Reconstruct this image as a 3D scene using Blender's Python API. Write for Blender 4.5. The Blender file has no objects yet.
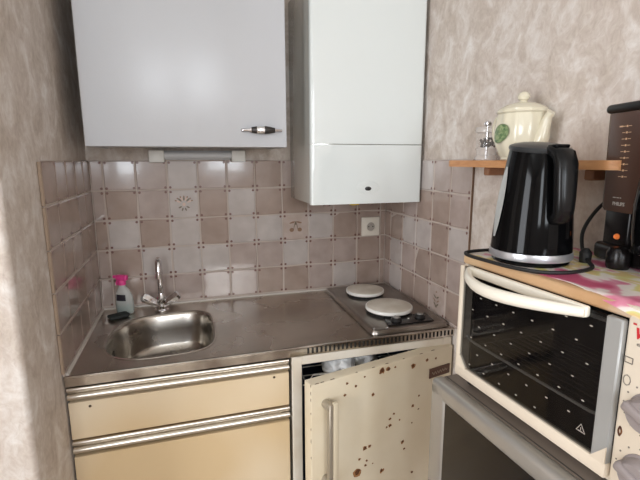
import bpy, bmesh, math, random
from mathutils import Vector, Matrix

S = bpy.context.scene
COL = S.collection
random.seed(7)
PI = math.pi

# ------------------------------------------------------------------ camera
cd = bpy.data.cameras.new('camera')
cam = bpy.data.objects.new('camera', cd)
COL.objects.link(cam)
cd.sensor_width = 36.0
cd.lens = 438.08 / 640 * 36.0
cd.clip_start = 0.02
YAW, PITCH, ROLL = 0.2934, 0.1804, -0.0026
fw = Vector((math.sin(YAW) * math.cos(PITCH), math.cos(YAW) * math.cos(PITCH), -math.sin(PITCH)))
rt = Vector((math.cos(YAW), -math.sin(YAW), 0))
up = rt.cross(fw)
rt, up = rt * math.cos(ROLL) + up * math.sin(ROLL), up * math.cos(ROLL) - rt * math.sin(ROLL)
m = Matrix((rt, up, -fw)).transposed().to_4x4()
m.translation = (0.3402, -1.7703, 1.4583)
cam.matrix_world = m
S.camera = cam

# ------------------------------------------------------------------ world, daylight, exposure
wd = bpy.data.worlds.new('world')
S.world = wd
wd.use_nodes = True
wb = wd.node_tree.nodes['Background']
wb.inputs[0].default_value = (0.80, 0.90, 1.0, 1)
wb.inputs[1].default_value = 1.0


def area(name, loc, rot, sx, sy, power, color):
    l = bpy.data.lights.new(name, 'AREA')
    l.shape = 'RECTANGLE'
    l.size, l.size_y, l.energy, l.color = sx, sy, power, color
    o = bpy.data.objects.new(name, l)
    o.location, o.rotation_euler = loc, rot
    COL.objects.link(o)
    return o


# daylight entering through the two windows behind the viewer
area('daylight_rear_a', (-.36, -3.98, 1.80), (math.radians(90), 0, 0), .46, .95, 12.5, (0.88, 0.94, 1.0))
area('daylight_rear_b', (.76, -3.98, 1.80), (math.radians(90), 0, 0), .50, .95, 15.5, (0.88, 0.94, 1.0))
area('daylight_side', (-2.12, -2.3, 1.5), (math.radians(90), 0, math.radians(-90)), 1.1, 1.5, 38, (0.94, 0.96, 1.0))
S.view_settings.view_transform = 'Standard'
S.view_settings.look = 'None'
S.view_settings.exposure = 0.68
S.view_settings.gamma = 1.0
S.view_settings.use_curve_mapping = False


# ------------------------------------------------------------------ materials
def lin(c):
    return tuple(((v / 255) / 12.92 if v / 255 <= .04045 else ((v / 255 + .055) / 1.055) ** 2.4) for v in c)


MATS = {}


def mat(name, rgb, rough=.5, metal=0.0, rgb2=None, scale=20.0, bump=0.0, bscale=None, stretch=(1, 1, 1), coat=0.0,
        detail=4.0, lo=.35, hi=.65, rvar=0.0, spec=.5, dist=0.0, trans=0.0, ior=1.45):
    M = bpy.data.materials.new(name)
    M.use_nodes = True
    nt = M.node_tree
    b = nt.nodes['Principled BSDF']
    c = lin(rgb)
    b.inputs['Base Color'].default_value = (*c, 1)
    b.inputs['Roughness'].default_value = rough
    b.inputs['Metallic'].default_value = metal
    b.inputs['Coat Weight'].default_value = coat
    b.inputs['Coat Roughness'].default_value = .05
    b.inputs['Specular IOR Level'].default_value = spec
    b.inputs['Transmission Weight'].default_value = trans
    b.inputs['IOR'].default_value = ior
    if rgb2 or bump or rvar:
        tc = nt.nodes.new('ShaderNodeTexCoord')
        mp = nt.nodes.new('ShaderNodeMapping')
        mp.inputs['Scale'].default_value = stretch
        nt.links.new(tc.outputs['Object'], mp.inputs[0])
        nz = nt.nodes.new('ShaderNodeTexNoise')
        nz.inputs['Scale'].default_value = scale
        nz.inputs['Detail'].default_value = detail
        nz.inputs['Distortion'].default_value = dist
        nt.links.new(mp.outputs[0], nz.inputs['Vector'])
        if rgb2:
            rp = nt.nodes.new('ShaderNodeValToRGB')
            rp.color_ramp.elements[0].position = lo
            rp.color_ramp.elements[1].position = hi
            rp.color_ramp.elements[0].color = (*c, 1)
            rp.color_ramp.elements[1].color = (*lin(rgb2), 1)
            nt.links.new(nz.outputs['Fac'], rp.inputs[0])
            nt.links.new(rp.outputs[0], b.inputs['Base Color'])
        if rvar:
            mr = nt.nodes.new('ShaderNodeMapRange')
            mr.inputs['From Min'].default_value = .3
            mr.inputs['From Max'].default_value = .7
            mr.inputs['To Min'].default_value = max(0, rough - rvar)
            mr.inputs['To Max'].default_value = rough + rvar
            nt.links.new(nz.outputs['Fac'], mr.inputs[0])
            nt.links.new(mr.outputs[0], b.inputs['Roughness'])
        if bump:
            n2 = nz
            if bscale:
                n2 = nt.nodes.new('ShaderNodeTexNoise')
                n2.inputs['Scale'].default_value = bscale
                n2.inputs['Detail'].default_value = 4
                n2.inputs['Distortion'].default_value = dist
                nt.links.new(mp.outputs[0], n2.inputs['Vector'])
            bp = nt.nodes.new('ShaderNodeBump')
            bp.inputs['Strength'].default_value = bump
            bp.inputs['Distance'].default_value = .004
            nt.links.new(n2.outputs['Fac'], bp.inputs['Height'])
            nt.links.new(bp.outputs[0], b.inputs['Normal'])
    MATS[name] = M
    return M


def glass(name, tint=(230, 240, 235), alpha=.2, rough=.02, spec=.5):
    """thin clear pane: mostly see-through with a glossy surface"""
    M = bpy.data.materials.new(name)
    M.use_nodes = True
    nt = M.node_tree
    b = nt.nodes['Principled BSDF']
    b.inputs['Base Color'].default_value = (*lin(tint), 1)
    b.inputs['Roughness'].default_value = rough
    b.inputs['Alpha'].default_value = alpha
    b.inputs['Specular IOR Level'].default_value = spec
    MATS[name] = M
    return M


def stucco(name, c1, c2, c3):
    M = bpy.data.materials.new(name)
    M.use_nodes = True
    nt = M.node_tree
    N, L = nt.nodes.new, nt.links.new
    b = nt.nodes['Principled BSDF']
    b.inputs['Roughness'].default_value = .72
    b.inputs['Specular IOR Level'].default_value = .3
    tc = N('ShaderNodeTexCoord')
    mp = N('ShaderNodeMapping')
    mp.inputs['Rotation'].default_value = (.5, .4, .6)
    mp.inputs['Scale'].default_value = (1, 1, .8)
    L(tc.outputs['Object'], mp.inputs[0])
    a = N('ShaderNodeTexNoise')
    a.inputs['Scale'].default_value = 13
    a.inputs['Detail'].default_value = 7
    a.inputs['Roughness'].default_value = .62
    a.inputs['Distortion'].default_value = .9
    L(mp.outputs[0], a.inputs['Vector'])
    r = N('ShaderNodeValToRGB')
    e = r.color_ramp.elements
    e[0].position, e[0].color = .30, (*lin(c1), 1)
    e[1].position, e[1].color = .72, (*lin(c3), 1)
    k = e.new(.5)
    k.color = (*lin(c2), 1)
    L(a.outputs['Fac'], r.inputs[0])
    f = N('ShaderNodeTexNoise')
    f.inputs['Scale'].default_value = 60
    f.inputs['Detail'].default_value = 5
    f.inputs['Distortion'].default_value = 1.2
    L(mp.outputs[0], f.inputs['Vector'])
    mx = N('ShaderNodeMix')
    mx.data_type = 'RGBA'
    mx.blend_type = 'OVERLAY'
    mx.inputs[0].default_value = .28
    L(r.outputs[0], mx.inputs[6])
    L(f.outputs['Fac'], mx.inputs[7])
    L(mx.outputs[2], b.inputs['Base Color'])
    ad = N('ShaderNodeMath')
    ad.operation = 'ADD'
    L(a.outputs['Fac'], ad.inputs[0])
    L(f.outputs['Fac'], ad.inputs[1])
    bp = N('ShaderNodeBump')
    bp.inputs['Strength'].default_value = .35
    bp.inputs['Distance'].default_value = .004
    L(ad.outputs[0], bp.inputs['Height'])
    L(bp.outputs[0], b.inputs['Normal'])
    MATS[name] = M
    return M


stucco('wall_paper', (184, 170, 157), (203, 191, 181), (226, 220, 214))
mat('white_paint', (225, 224, 220), .6)
mat('floor_tile', (150, 138, 124), .4, rgb2=(168, 156, 140), scale=6)
mat('tile_taupe', (156, 137, 126), .15, rgb2=(169, 150, 139), scale=14, bump=.10, bscale=18, coat=.3)
mat('tile_mauve', (166, 150, 142), .15, rgb2=(180, 164, 157), scale=14, bump=.10, bscale=18, coat=.3)
mat('tile_pale', (181, 171, 166), .15, rgb2=(193, 184, 179), scale=14, bump=.10, bscale=18, coat=.3)
mat('tile_cream', (178, 160, 149), .18, rgb2=(196, 180, 172), scale=14, bump=.10, bscale=18, coat=.3)
mat('grout', (188, 174, 164), .8)
mat('grout_edge', (164, 144, 126), .8)
mat('edge_dark', (112, 88, 70), .8)
mat('tile_dot', (112, 78, 70), .3)
mat('tile_motif', (140, 110, 88), .3)
mat('tile_motif_dark', (110, 98, 78), .3)
mat('tile_motif_flower', (206, 178, 160), .3)
mat('silicone', (205, 198, 190), .5)
mat('enamel_white', (208, 210, 214), .28, rgb2=(208, 210, 214), scale=120, bump=.06, bscale=200)
mat('cabinet_side', (205, 206, 206), .4)
mat('boiler_white', (226, 231, 229), .10, coat=.8)
mat('boiler_side', (206, 205, 198), .10, metal=.35)
mat('boiler_cap', (52, 50, 50), .3)
mat('chrome', (232, 232, 235), .10, metal=1)
mat('dark_metal', (70, 66, 64), .35, metal=.6)
mat('brass_yellow', (214, 180, 40), .4)
mat('copper_pipe', (130, 110, 104), .35, metal=.7)
mat('batten_grey', (214, 215, 216), .35)
mat('plastic_white', (238, 236, 230), .45)
mat('outlet_white', (228, 221, 208), .4)
mat('hole_dark', (60, 58, 54), .6)
mat('steel', (172, 164, 154), .27, metal=1, rgb2=(204, 196, 186), scale=4, rvar=.04, bump=0, bscale=40, dist=.3, detail=3)
mat('steel_bowl', (178, 172, 164), .24, metal=1, rgb2=(190, 184, 176), scale=8, rvar=.05)
mat('steel_lip', (214, 208, 200), .18, metal=1, rgb2=(160, 150, 142), scale=12, rvar=.08)
mat('steel_hob', (148, 141, 134), .32, metal=1, rgb2=(166, 159, 152), scale=8, rvar=.04)
mat('alloy_rail', (226, 219, 208), .27, metal=1, rgb2=(214, 206, 194), scale=8, stretch=(1, 12, 12))
mat('cream_laminate', (212, 186, 146), .42, rgb2=(226, 209, 182), scale=2.2, detail=1.5, lo=.38, hi=.6)
mat('carcass_dark', (92, 76, 62), .6)
mat('kick_dark', (70, 62, 56), .6)
mat('screw_dark', (80, 66, 52), .4, metal=.6)
mat('fridge_cream', (226, 214, 190), .34, rgb2=(219, 204, 176), scale=5, coat=.2)
mat('fridge_frame', (226, 218, 204), .4, rgb2=(214, 202, 184), scale=9)
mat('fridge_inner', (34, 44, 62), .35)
mat('gasket', (206, 198, 184), .6)
mat('rust', (112, 70, 38), .85, rgb2=(70, 42, 26), scale=160)
mat('rust_light', (176, 128, 80), .8, rgb2=(140, 92, 54), scale=160)
mat('badge_brown', (92, 64, 52), .35, metal=.3)
mat('badge_text', (176, 158, 140), .35, metal=.6)
mat('handle_cream', (216, 202, 176), .35)
mat('handle_grey', (168, 158, 142), .35, metal=.5)
mat('bag_plastic', (238, 238, 236), .3, rgb2=(196, 196, 196), scale=30, bump=.8, bscale=45, coat=.3)
mat('hob_cream', (236, 230, 218), .38, rgb2=(214, 205, 190), scale=12)
mat('hob_rim', (238, 235, 228), .35)
mat('hob_black', (28, 26, 26), .22)
mat('iron_black', (42, 40, 40), .6)
mat('knob_black', (36, 34, 34), .3)
mat('knob_grey', (150, 146, 142), .35)
mat('mark_white', (225, 222, 216), .5)
mat('mark_grey', (170, 162, 152), .5)
mat('oven_cream', (226, 214, 196), .34, rgb2=(221, 207, 187), scale=4)
mat('oven_handle', (236, 229, 214), .28, coat=.3)
mat('oven_strip', (168, 168, 166), .38, metal=.3)
mat('oven_inside', (20, 18, 18), .5)
mat('rack_wire', (228, 224, 216), .4, metal=.2)
mat('rack_dark', (110, 106, 100), .4, metal=1)
mat('knob_taupe', (146, 136, 134), .4)
mat('rubber_black', (26, 25, 25), .55)
mat('logo_red', (196, 40, 48), .4)
mat('text_grey', (120, 112, 104), .5)
mat('micro_silver', (172, 168, 162), .34, metal=.55, rgb2=(164, 158, 150), scale=6)
mat('micro_top', (128, 116, 106), .45, metal=.2, rgb2=(140, 127, 116), scale=7)
mat('micro_glass', (24, 22, 23), .14)
mat('kettle_black', (9, 9, 10), .08, spec=.16)
mat('kettle_handle', (16, 16, 17), .25, spec=.3)
mat('kettle_lid', (44, 46, 48), .30)
mat('kettle_ring', (206, 208, 212), .28, metal=.75)
mat('gauge', (168, 170, 168), .25)
mat('maker_black', (20, 17, 17), .26, spec=.3)
mat('maker_lid', (24, 23, 24), .34, spec=.3)
mat('maker_tank', (84, 60, 49), .2, rgb2=(70, 50, 42), scale=5)
mat('mark_tan', (206, 168, 132), .5)
mat('shelf_wood', (206, 152, 104), .45, rgb2=(188, 132, 86), scale=14, stretch=(6, 1, 6), dist=1.0)
mat('bracket_wood', (150, 108, 80), .5)
mat('teapot_cream', (217, 209, 186), .22, coat=.4)
mat('teapot_green', (84, 112, 74), .3, rgb2=(150, 164, 120), scale=110, lo=.42, hi=.62)
mat('teapot_rim', (118, 128, 96), .3)
mat('pepper', (62, 44, 40), .6, rgb2=(36, 28, 26), scale=300)
mat('bottle_label', (44, 42, 50), .5)
mat('spray_pink', (226, 70, 142), .35)
mat('cleaner_liquid', (96, 132, 120), .15)
mat('block_dark', (46, 50, 48), .9)
mat('table_wood', (120, 92, 66), .5, rgb2=(104, 78, 54), scale=12, stretch=(1, 6, 1))
glass('clear_glass', (226, 220, 214), .42, .04, .9)
glass('mill_glass', (226, 222, 216), .16, .03, .9)
glass('window_glass', (235, 240, 240), .05)
glass('oven_glass', (16, 15, 16), .50, .05)
glass('bottle_clear', (232, 236, 232), .4, .12)

# amber pilot lamp of the coffee maker (a lit lamp)
M = mat('pilot_lamp', (220, 110, 50), .3)
M.node_tree.nodes['Principled BSDF'].inputs['Emission Color'].default_value = (1.0, .30, .08, 1)
M.node_tree.nodes['Principled BSDF'].inputs['Emission Strength'].default_value = .14


def oven_top_mat():
    """cream enamel browned by heat along the left and middle of the top"""
    M = bpy.data.materials.new('oven_top_browned')
    M.use_nodes = True
    nt = M.node_tree
    N, L = nt.nodes.new, nt.links.new
    b = nt.nodes['Principled BSDF']
    b.inputs['Roughness'].default_value = .38
    tc = N('ShaderNodeTexCoord')
    sp = N('ShaderNodeSeparateXYZ')
    L(tc.outputs['Object'], sp.inputs[0])
    nz = N('ShaderNodeTexNoise')
    nz.inputs['Scale'].default_value = 16
    nz.inputs['Detail'].default_value = 4
    L(tc.outputs['Object'], nz.inputs['Vector'])
    ml = N('ShaderNodeMath')
    ml.operation = 'MULTIPLY_ADD'
    ml.inputs[1].default_value = .16
    L(nz.outputs['Fac'], ml.inputs[0])
    L(sp.outputs[0], ml.inputs[2])
    r = N('ShaderNodeValToRGB')
    e = r.color_ramp.elements
    e[0].position, e[0].color = .06, (*lin((214, 186, 148)), 1)
    e[1].position, e[1].color = .46, (*lin((226, 214, 196)), 1)
    for p, c in ((.14, (200, 162, 122)), (.30, (202, 164, 124)), (.385, (188, 146, 104))):
        k = e.new(p)
        k.color = (*lin(c), 1)
    L(ml.outputs[0], r.inputs[0])
    L(r.outputs[0], b.inputs['Base Color'])
    MATS['oven_top_browned'] = M


oven_top_mat()


def mat_print():
    """vinyl sheet printed with pink petals, yellow-green stripes and white"""
    M = bpy.data.materials.new('vinyl_print')
    M.use_nodes = True
    nt = M.node_tree
    N, L = nt.nodes.new, nt.links.new
    b = nt.nodes['Principled BSDF']
    b.inputs['Roughness'].default_value = .3
    b.inputs['Coat Weight'].default_value = .3
    tc = N('ShaderNodeTexCoord')
    mp = N('ShaderNodeMapping')
    mp.inputs['Rotation'].default_value = (0, 0, .5)
    mp.inputs['Location'].default_value = (.03, .02, 0)
    mp.inputs['Scale'].default_value = (1, 1.6, 1)
    L(tc.outputs['Object'], mp.inputs[0])
    nz = N('ShaderNodeTexNoise')
    nz.inputs['Scale'].default_value = 8
    nz.inputs['Detail'].default_value = 2.5
    nz.inputs['Distortion'].default_value = .25
    L(mp.outputs[0], nz.inputs['Vector'])
    r = N('ShaderNodeValToRGB')
    r.color_ramp.interpolation = 'EASE'
    e = r.color_ramp.elements
    e[0].position, e[0].color = .36, (*lin((196, 82, 118)), 1)
    e[1].position, e[1].color = .625, (*lin((200, 88, 122)), 1)
    for p, c in ((.42, (222, 140, 164)), (.447, (238, 226, 220)), (.49, (240, 232, 222)), (.515, (222, 214, 140)),
                 (.55, (226, 196, 132)), (.575, (240, 230, 222)), (.60, (228, 120, 158))):
        k = e.new(p)
        k.color = (*lin(c), 1)
    L(nz.outputs['Fac'], r.inputs[0])
    L(r.outputs[0], b.inputs['Base Color'])
    MATS['vinyl_print'] = M


mat_print()


# ------------------------------------------------------------------ mesh builder
class MB:
    def __init__(s):
        s.v, s.f, s.mi = [], [], []

    def add(s, verts, faces, mi=0):
        n = len(s.v)
        s.v += [Vector(p) for p in verts]
        s.f += [tuple(i + n for i in f) for f in faces]
        s.mi += [mi] * len(faces)
        return s

    def bm(s, b, mi=0, M=None):
        b.verts.ensure_lookup_table()
        b.verts.index_update()
        s.add([(M @ v.co if M else v.co.copy()) for v in b.verts], [tuple(v.index for v in f.verts) for f in b.faces], mi)
        b.free()
        return s

    def box(s, x0, x1, y0, y1, z0, z1, r=0.0, seg=2, mi=0, M=None):
        b = bmesh.new()
        bmesh.ops.create_cube(b, size=1)
        for v in b.verts:
            v.co = Vector((x0 + (v.co.x + .5) * (x1 - x0), y0 + (v.co.y + .5) * (y1 - y0), z0 + (v.co.z + .5) * (z1 - z0)))
        if r:
            bmesh.ops.bevel(b, geom=b.edges[:], offset=r, segments=seg, profile=.5, affect='EDGES')
        return s.bm(b, mi, M)

    def lathe(s, prof, c=(0, 0, 0), seg=32, mi=0, M=None, axis='z', fn=None):
        vs, fs = [], []
        n = len(prof)
        for i in range(seg):
            a = 2 * PI * i / seg
            for j, (r, z) in enumerate(prof):
                rr = r * (fn(a, z) if fn else 1)
                p = Vector((rr * math.cos(a), rr * math.sin(a), z))
                if axis == 'y':
                    p = Vector((p.x, p.z, p.y))
                if axis == 'x':
                    p = Vector((p.z, p.x, p.y))
                p = (M @ p) if M else p
                vs.append(p + Vector(c))
        for i in range(seg):
            k = (i + 1) % seg
            for j in range(n - 1):
                fs.append((i * n + j, k * n + j, k * n + j + 1, i * n + j + 1))
        if prof[0][0] > 1e-6:
            fs.append(tuple(i * n for i in reversed(range(seg))))
        if prof[-1][0] > 1e-6:
            fs.append(tuple(i * n + n - 1 for i in range(seg)))
        return s.add(vs, fs, mi)

    def loft(s, rings, mi=0, cap=True):
        vs, fs = [], []
        n = len(rings[0])
        for r in rings:
            vs += [Vector(p) for p in r]
        for i in range(len(rings) - 1):
            for j in range(n):
                k = (j + 1) % n
                fs.append((i * n + j, i * n + k, (i + 1) * n + k, (i + 1) * n + j))
        if cap:
            fs.append(tuple(reversed(range(n))))
            fs.append(tuple((len(rings) - 1) * n + j for j in range(n)))
        return s.add(vs, fs, mi)

    def tube(s, pts, r, seg=10, mi=0, smooth=True, flat=1.0):
        P = [Vector(p) for p in pts]
        if smooth and len(P) > 2:
            Q = []
            for i in range(len(P) - 1):
                a, b_, c, d = P[max(i - 1, 0)], P[i], P[i + 1], P[min(i + 2, len(P) - 1)]
                for k in range(6):
                    t = k / 6
                    Q.append(.5 * ((2 * b_) + (c - a) * t + (2 * a - 5 * b_ + 4 * c - d) * t * t + (3 * b_ - a - 3 * c + d) * t ** 3))
            Q.append(P[-1])
            rr = r if not isinstance(r, (list, tuple)) else [r[min(int(i / 6), len(r) - 1)] + (r[min(int(i / 6) + 1, len(r) - 1)] - r[min(int(i / 6), len(r) - 1)]) * ((i % 6) / 6) for i in range(len(Q))]
            P = Q
        else:
            rr = r
        rings = []
        t0 = (P[1] - P[0]).normalized()
        ref = Vector((0, 0, 1)) if abs(t0.z) < .9 else Vector((1, 0, 0))
        nrm = (ref - t0 * ref.dot(t0)).normalized()
        for i, p in enumerate(P):
            t = (P[min(i + 1, len(P) - 1)] - P[max(i - 1, 0)]).normalized()
            nrm = (nrm - t * nrm.dot(t)).normalized()
            bi = t.cross(nrm)
            R = rr[i] if isinstance(rr, (list, tuple)) else rr
            rings.append([p + nrm * (R * flat * math.cos(2 * PI * k / seg)) + bi * (R * math.sin(2 * PI * k / seg)) for k in range(seg)])
        return s.loft(rings, mi)

    def prism(s, poly, z0, z1, mi=0, M=None):
        n = len(poly)
        vs = [(x, y, z0) for x, y in poly] + [(x, y, z1) for x, y in poly]
        if M:
            vs = [M @ Vector(v) for v in vs]
        fs = [tuple(reversed(range(n))), tuple(range(n, 2 * n))] + [(i, (i + 1) % n, n + (i + 1) % n, n + i) for i in range(n)]
        return s.add(vs, fs, mi)

    def text(s, txt, size, M, mi=0, shear=0.0, ext=.0003, bold=0.0):
        c = bpy.data.curves.new('t', 'FONT')
        c.body, c.size, c.shear, c.extrude, c.offset = txt, size, shear, ext, bold
        c.resolution_u = 2
        o = bpy.data.objects.new('t', c)
        COL.objects.link(o)
        bpy.context.view_layer.update()
        me = bpy.data.meshes.new_from_object(o.evaluated_get(bpy.context.evaluated_depsgraph_get()))
        s.add([M @ v.co for v in me.vertices], [tuple(p.vertices) for p in me.polygons], mi)
        bpy.data.objects.remove(o)
        bpy.data.meshes.remove(me)
        bpy.data.curves.remove(c)
        return s


ROOTM = {}


def obj(name, mb, mats, parent=None, world=False, smooth=True, angle=38, label=None):
    if isinstance(mats, str):
        mats = [mats]
    me = bpy.data.meshes.new(name)
    vs = mb.v
    if world and parent is not None:
        p = parent
        while p.parent:
            p = p.parent
        inv = ROOTM[p.name].inverted()
        vs = [inv @ v for v in vs]
    me.from_pydata([tuple(v) for v in vs], [], mb.f)
    for k in mats:
        me.materials.append(MATS[k])
    for p, i in zip(me.polygons, mb.mi):
        p.material_index = i
    me.validate()
    b = bmesh.new()
    b.from_mesh(me)
    bmesh.ops.remove_doubles(b, verts=b.verts[:], dist=1e-6)
    bmesh.ops.recalc_face_normals(b, faces=b.faces[:])
    b.to_mesh(me)
    b.free()
    if smooth:
        for p in me.polygons:
            p.use_smooth = True
        me.set_sharp_from_angle(angle=math.radians(angle))
    o = bpy.data.objects.new(name, me)
    COL.objects.link(o)
    if parent is not None:
        o.parent = parent
    if label:
        o['label'] = label
    return o


def tag(o, label, cat, group=None):
    o['label'], o['category'] = label, cat
    if group:
        o['group'] = group
    return o


def thing(name, label, cat, loc, rotz=0.0, group=None):
    o = bpy.data.objects.new(name, None)
    o.empty_display_size = .03
    COL.objects.link(o)
    o.location = loc
    o.rotation_euler = (0, 0, rotz)
    ROOTM[o.name] = Matrix.Translation(loc) @ Matrix.Rotation(rotz, 4, 'Z')
    return tag(o, label, cat, group)


def struct(name, mb, mats, smooth=False):
    o = obj(name, mb, mats, smooth=smooth)
    o['kind'] = 'structure'
    return o


# ------------------------------------------------------------------ the room
WX, D = 1.1848, .5536                 # alcove width, worktop depth
ZC, ZT, P0, X1, S1 = .90, 1.4592, .11, .0516, .1698
struct('floor', MB().box(-2.3, 1.4, -4.2, .1, -.05, 0), 'floor_tile')
struct('ceiling', MB().box(-2.3, 1.4, -4.2, .1, 2.45, 2.5), 'white_paint')
struct('wall_back', MB().box(0, 1.4, 0, .1, 0, 2.45), 'wall_paper')
struct('wall_right', MB().box(WX, 1.4, -4.2, 0, 0, 2.45), 'wall_paper')
struct('wall_left', MB().box(-2.3, 0, -.79, .1, 0, 2.45, .012, 3), 'wall_paper', smooth=True)
# far side of the room with a window, and the rear wall with a wider one
struct('wall_side', MB().box(-2.3, -2.2, -4.2, -2.9, 0, 2.45).box(-2.3, -2.2, -1.7, -.79, 0, 2.45)
       .box(-2.3, -2.2, -2.9, -1.7, 0, .7).box(-2.3, -2.2, -2.9, -1.7, 2.3, 2.45), 'wall_paper')
struct('wall_rear', MB().box(-2.2, -.63, -4.2, -4.05, 0, 2.45).box(1.05, WX, -4.2, -4.05, 0, 2.45).box(-.09, .47, -4.2, -4.05, 1.28, 2.32)
       .box(-.63, 1.05, -4.2, -4.05, 0, 1.28).box(-.63, 1.05, -4.2, -4.05, 2.32, 2.45), 'wall_paper')


def window(n, M, w, h):
    f = MB()
    for a, b_, c, d in ((0, w, 0, .05), (0, w, h - .05, h), (0, .05, 0, h), (w - .05, w, 0, h), (w / 2 - .012, w / 2 + .012, 0, h)):
        f.box(a, b_, 0, .05, c, d, M=M)
    o = struct('window_%d' % n, f, 'white_paint')
    g = MB().box(.048, w / 2 - .01, .02, .025, .05, h - .05, M=M).box(w / 2 + .01, w - .048, .02, .025, .05, h - .05, M=M)
    gl = obj('pane', g, 'window_glass', o, smooth=False)


window(1, Matrix.Translation((-.63, -4.15, 1.28)), .54, 1.04)
window(3, Matrix.Translation((.47, -4.15, 1.28)), .58, 1.04)
window(2, Matrix.Translation((-2.28, -1.7, .7)) @ Matrix.Rotation(-PI / 2, 4, 'Z'), 1.2, 1.6)

# ------------------------------------------------------------------ tiled splashbacks
TD = .008                             # tile thickness
BACK = ["mmmmlddmmmd", "mdlFldddmmm", "dldllllClddo", "mdlllmmlmmd", "mdmmmmdmldd"]
BACK = ["mmmlmddmmdd", "mdmFdlddmmd", "dldldllCldd", "mdlllmmlmmd", "mdmmmmddmld"]
LEFT = ["ddddd", "dmddd", "ddmdd", "dmddm", "mdddd"]
RIGHT = ["dddlmm", "ddmddm", "ddlldl", "dlmddm", "mlddWd"]
IDX = {'d': 0, 'm': 1, 'l': 2, 'F': 2, 'C': 3, 'W': 3}
TMATS = ['tile_taupe', 'tile_mauve', 'tile_pale', 'tile_cream', 'grout', 'tile_dot', 'tile_motif', 'tile_motif_dark', 'tile_motif_flower', 'grout_edge']


def disc(mb, F, u, v, ru, rv, n, mi, lift=.0006, ang=0.0):
    pts = []
    for k in range(n):
        a = 2 * PI * k / n
        x, y = ru * math.cos(a), rv * math.sin(a)
        pts.append(F(u + x * math.cos(ang) - y * math.sin(ang), v + x * math.sin(ang) + y * math.cos(ang), TD + lift))
    mb.add(pts, [tuple(range(n))], mi)


def tiles(F, spans, grid, motif_lift=.0008):
    """F(u, v, w) -> world; w away from the wall. spans = list of (u0, u1, full?)"""
    mb = MB()
    z0 = ZC
    U0, U1 = spans[0][0], spans[-1][1]
    mb.add([F(U0, z0, .002), F(U1, z0, .002), F(U1, ZT, .002), F(U0, ZT, .002), F(U0, z0, .0065), F(U1, z0, .0065), F(U1, ZT, .0065), F(U0, ZT, .0065)],
           [(0, 1, 2, 3), (4, 5, 6, 7), (0, 1, 5, 4), (1, 2, 6, 5), (2, 3, 7, 6), (3, 0, 4, 7)], 4)
    g = .0013
    for r in range(6):
        v1 = ZT - r * P0
        v0 = max(v1 - P0, z0)
        if v1 - v0 < .004:
            continue
        for c, (u0, u1, inset0, inset1) in enumerate(spans):
            ch = grid[min(r, len(grid) - 1)][c % len(grid[0])]
            if r >= len(grid):
                ch = 'm'
            ax, ay = random.gauss(0, .011), random.gauss(0, .011)
            cu, cv = (u0 + u1) / 2, (v0 + v1) / 2
            w = lambda u, v, base: base + (u - cu) * ax + (v - cv) * ay
            a, b_, c0, d = u0 + g, u1 - g, v0 + (g if v0 > z0 else 0), v1 - g
            e = .0035
            lo = [F(a, c0, .003), F(b_, c0, .003), F(b_, d, .003), F(a, d, .003)]
            mi_ = [F(x, y, w(x, y, TD - .0022)) for x, y in ((a, c0), (b_, c0), (b_, d), (a, d))]
            tp = [F(x, y, w(x, y, TD)) for x, y in ((a + e, c0 + e), (b_ - e, c0 + e), (b_ - e, d - e), (a + e, d - e))]
            fs = [(8, 9, 10, 11)]
            for k in range(4):
                q = (k + 1) % 4
                fs += [(k, q, 4 + q, 4 + k), (4 + k, 4 + q, 8 + q, 8 + k)]
            mb.add(lo + mi_ + tp, fs, IDX[ch])
            for du, dv in ((0, 0), (1, 0), (1, 1), (0, 1)):
                if (du == 0 and inset0) or (du == 1 and inset1) or (dv == 0 and v1 - v0 < P0 - .002):
                    continue
                x = (u0 + .0088) if du == 0 else (u1 - .0088)
                y = (v0 + .0088) if dv == 0 else (v1 - .0088)
                if u1 - u0 < .03:
                    continue
                disc(mb, lambda p, q_, h: F(p, q_, w(p, q_, h)), x, y, .0048, .0048, 8, 5)
            FF = lambda p, q_, h: F(p, q_, w(p, q_, h))
            if ch == 'F':
                for k in range(7):
                    an = math.radians(20 + k * 23)
                    disc(mb, FF, cu + .021 * math.cos(an), cv + .002 + .019 * math.sin(an), .009, .0034, 8, 7 if k % 2 else 8, .0008, an)
                    disc(mb, FF, cu + .032 * math.cos(an), cv + .004 + .024 * math.sin(an), .004, .003, 8, 6, .0012, an)
                for k in range(4):
                    an = math.radians(205 + k * 43)
                    disc(mb, FF, cu + .016 * math.cos(an), cv - .006 + .016 * math.sin(an), .007, .003, 8, 7, .0009, an)
                disc(mb, FF, cu, cv - .002, .006, .007, 10, 8, .0014)
            if ch == 'C':
                for sx in (-1, 1):
                    disc(mb, FF, cu + sx * .017, cv - .012, .0095, .0085, 12, 6, .0008)
                    disc(mb, FF, cu + sx * .014, cv + .019, .013, .0035, 10, 6, .0008, -.25 * sx)
                    disc(mb, FF, cu + sx * .006, cv + .004, .0014, .016, 8, 7, .001, .22 * sx)
                disc(mb, FF, cu, cv + .016, .0035, .008, 8, 7, .0012)
            if ch == 'W':
                disc(mb, FF, cu, cv + .028, .004, .004, 8, 6, .0008)
                for sx in (-1, 1):
                    disc(mb, FF, cu + sx * .010, cv + .010, .010, .003, 8, 7, .0008, .5 * sx)
                    disc(mb, FF, cu + sx * .009, cv - .018, .009, .003, 8, 7, .0008, .6 * sx)
                    disc(mb, FF, cu + sx * .012, cv - .004, .010, .0028, 8, 6, .0008, .5 * sx)
                disc(mb, FF, cu, cv - .026, .006, .004, 8, 7, .001)
    return mb


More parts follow.
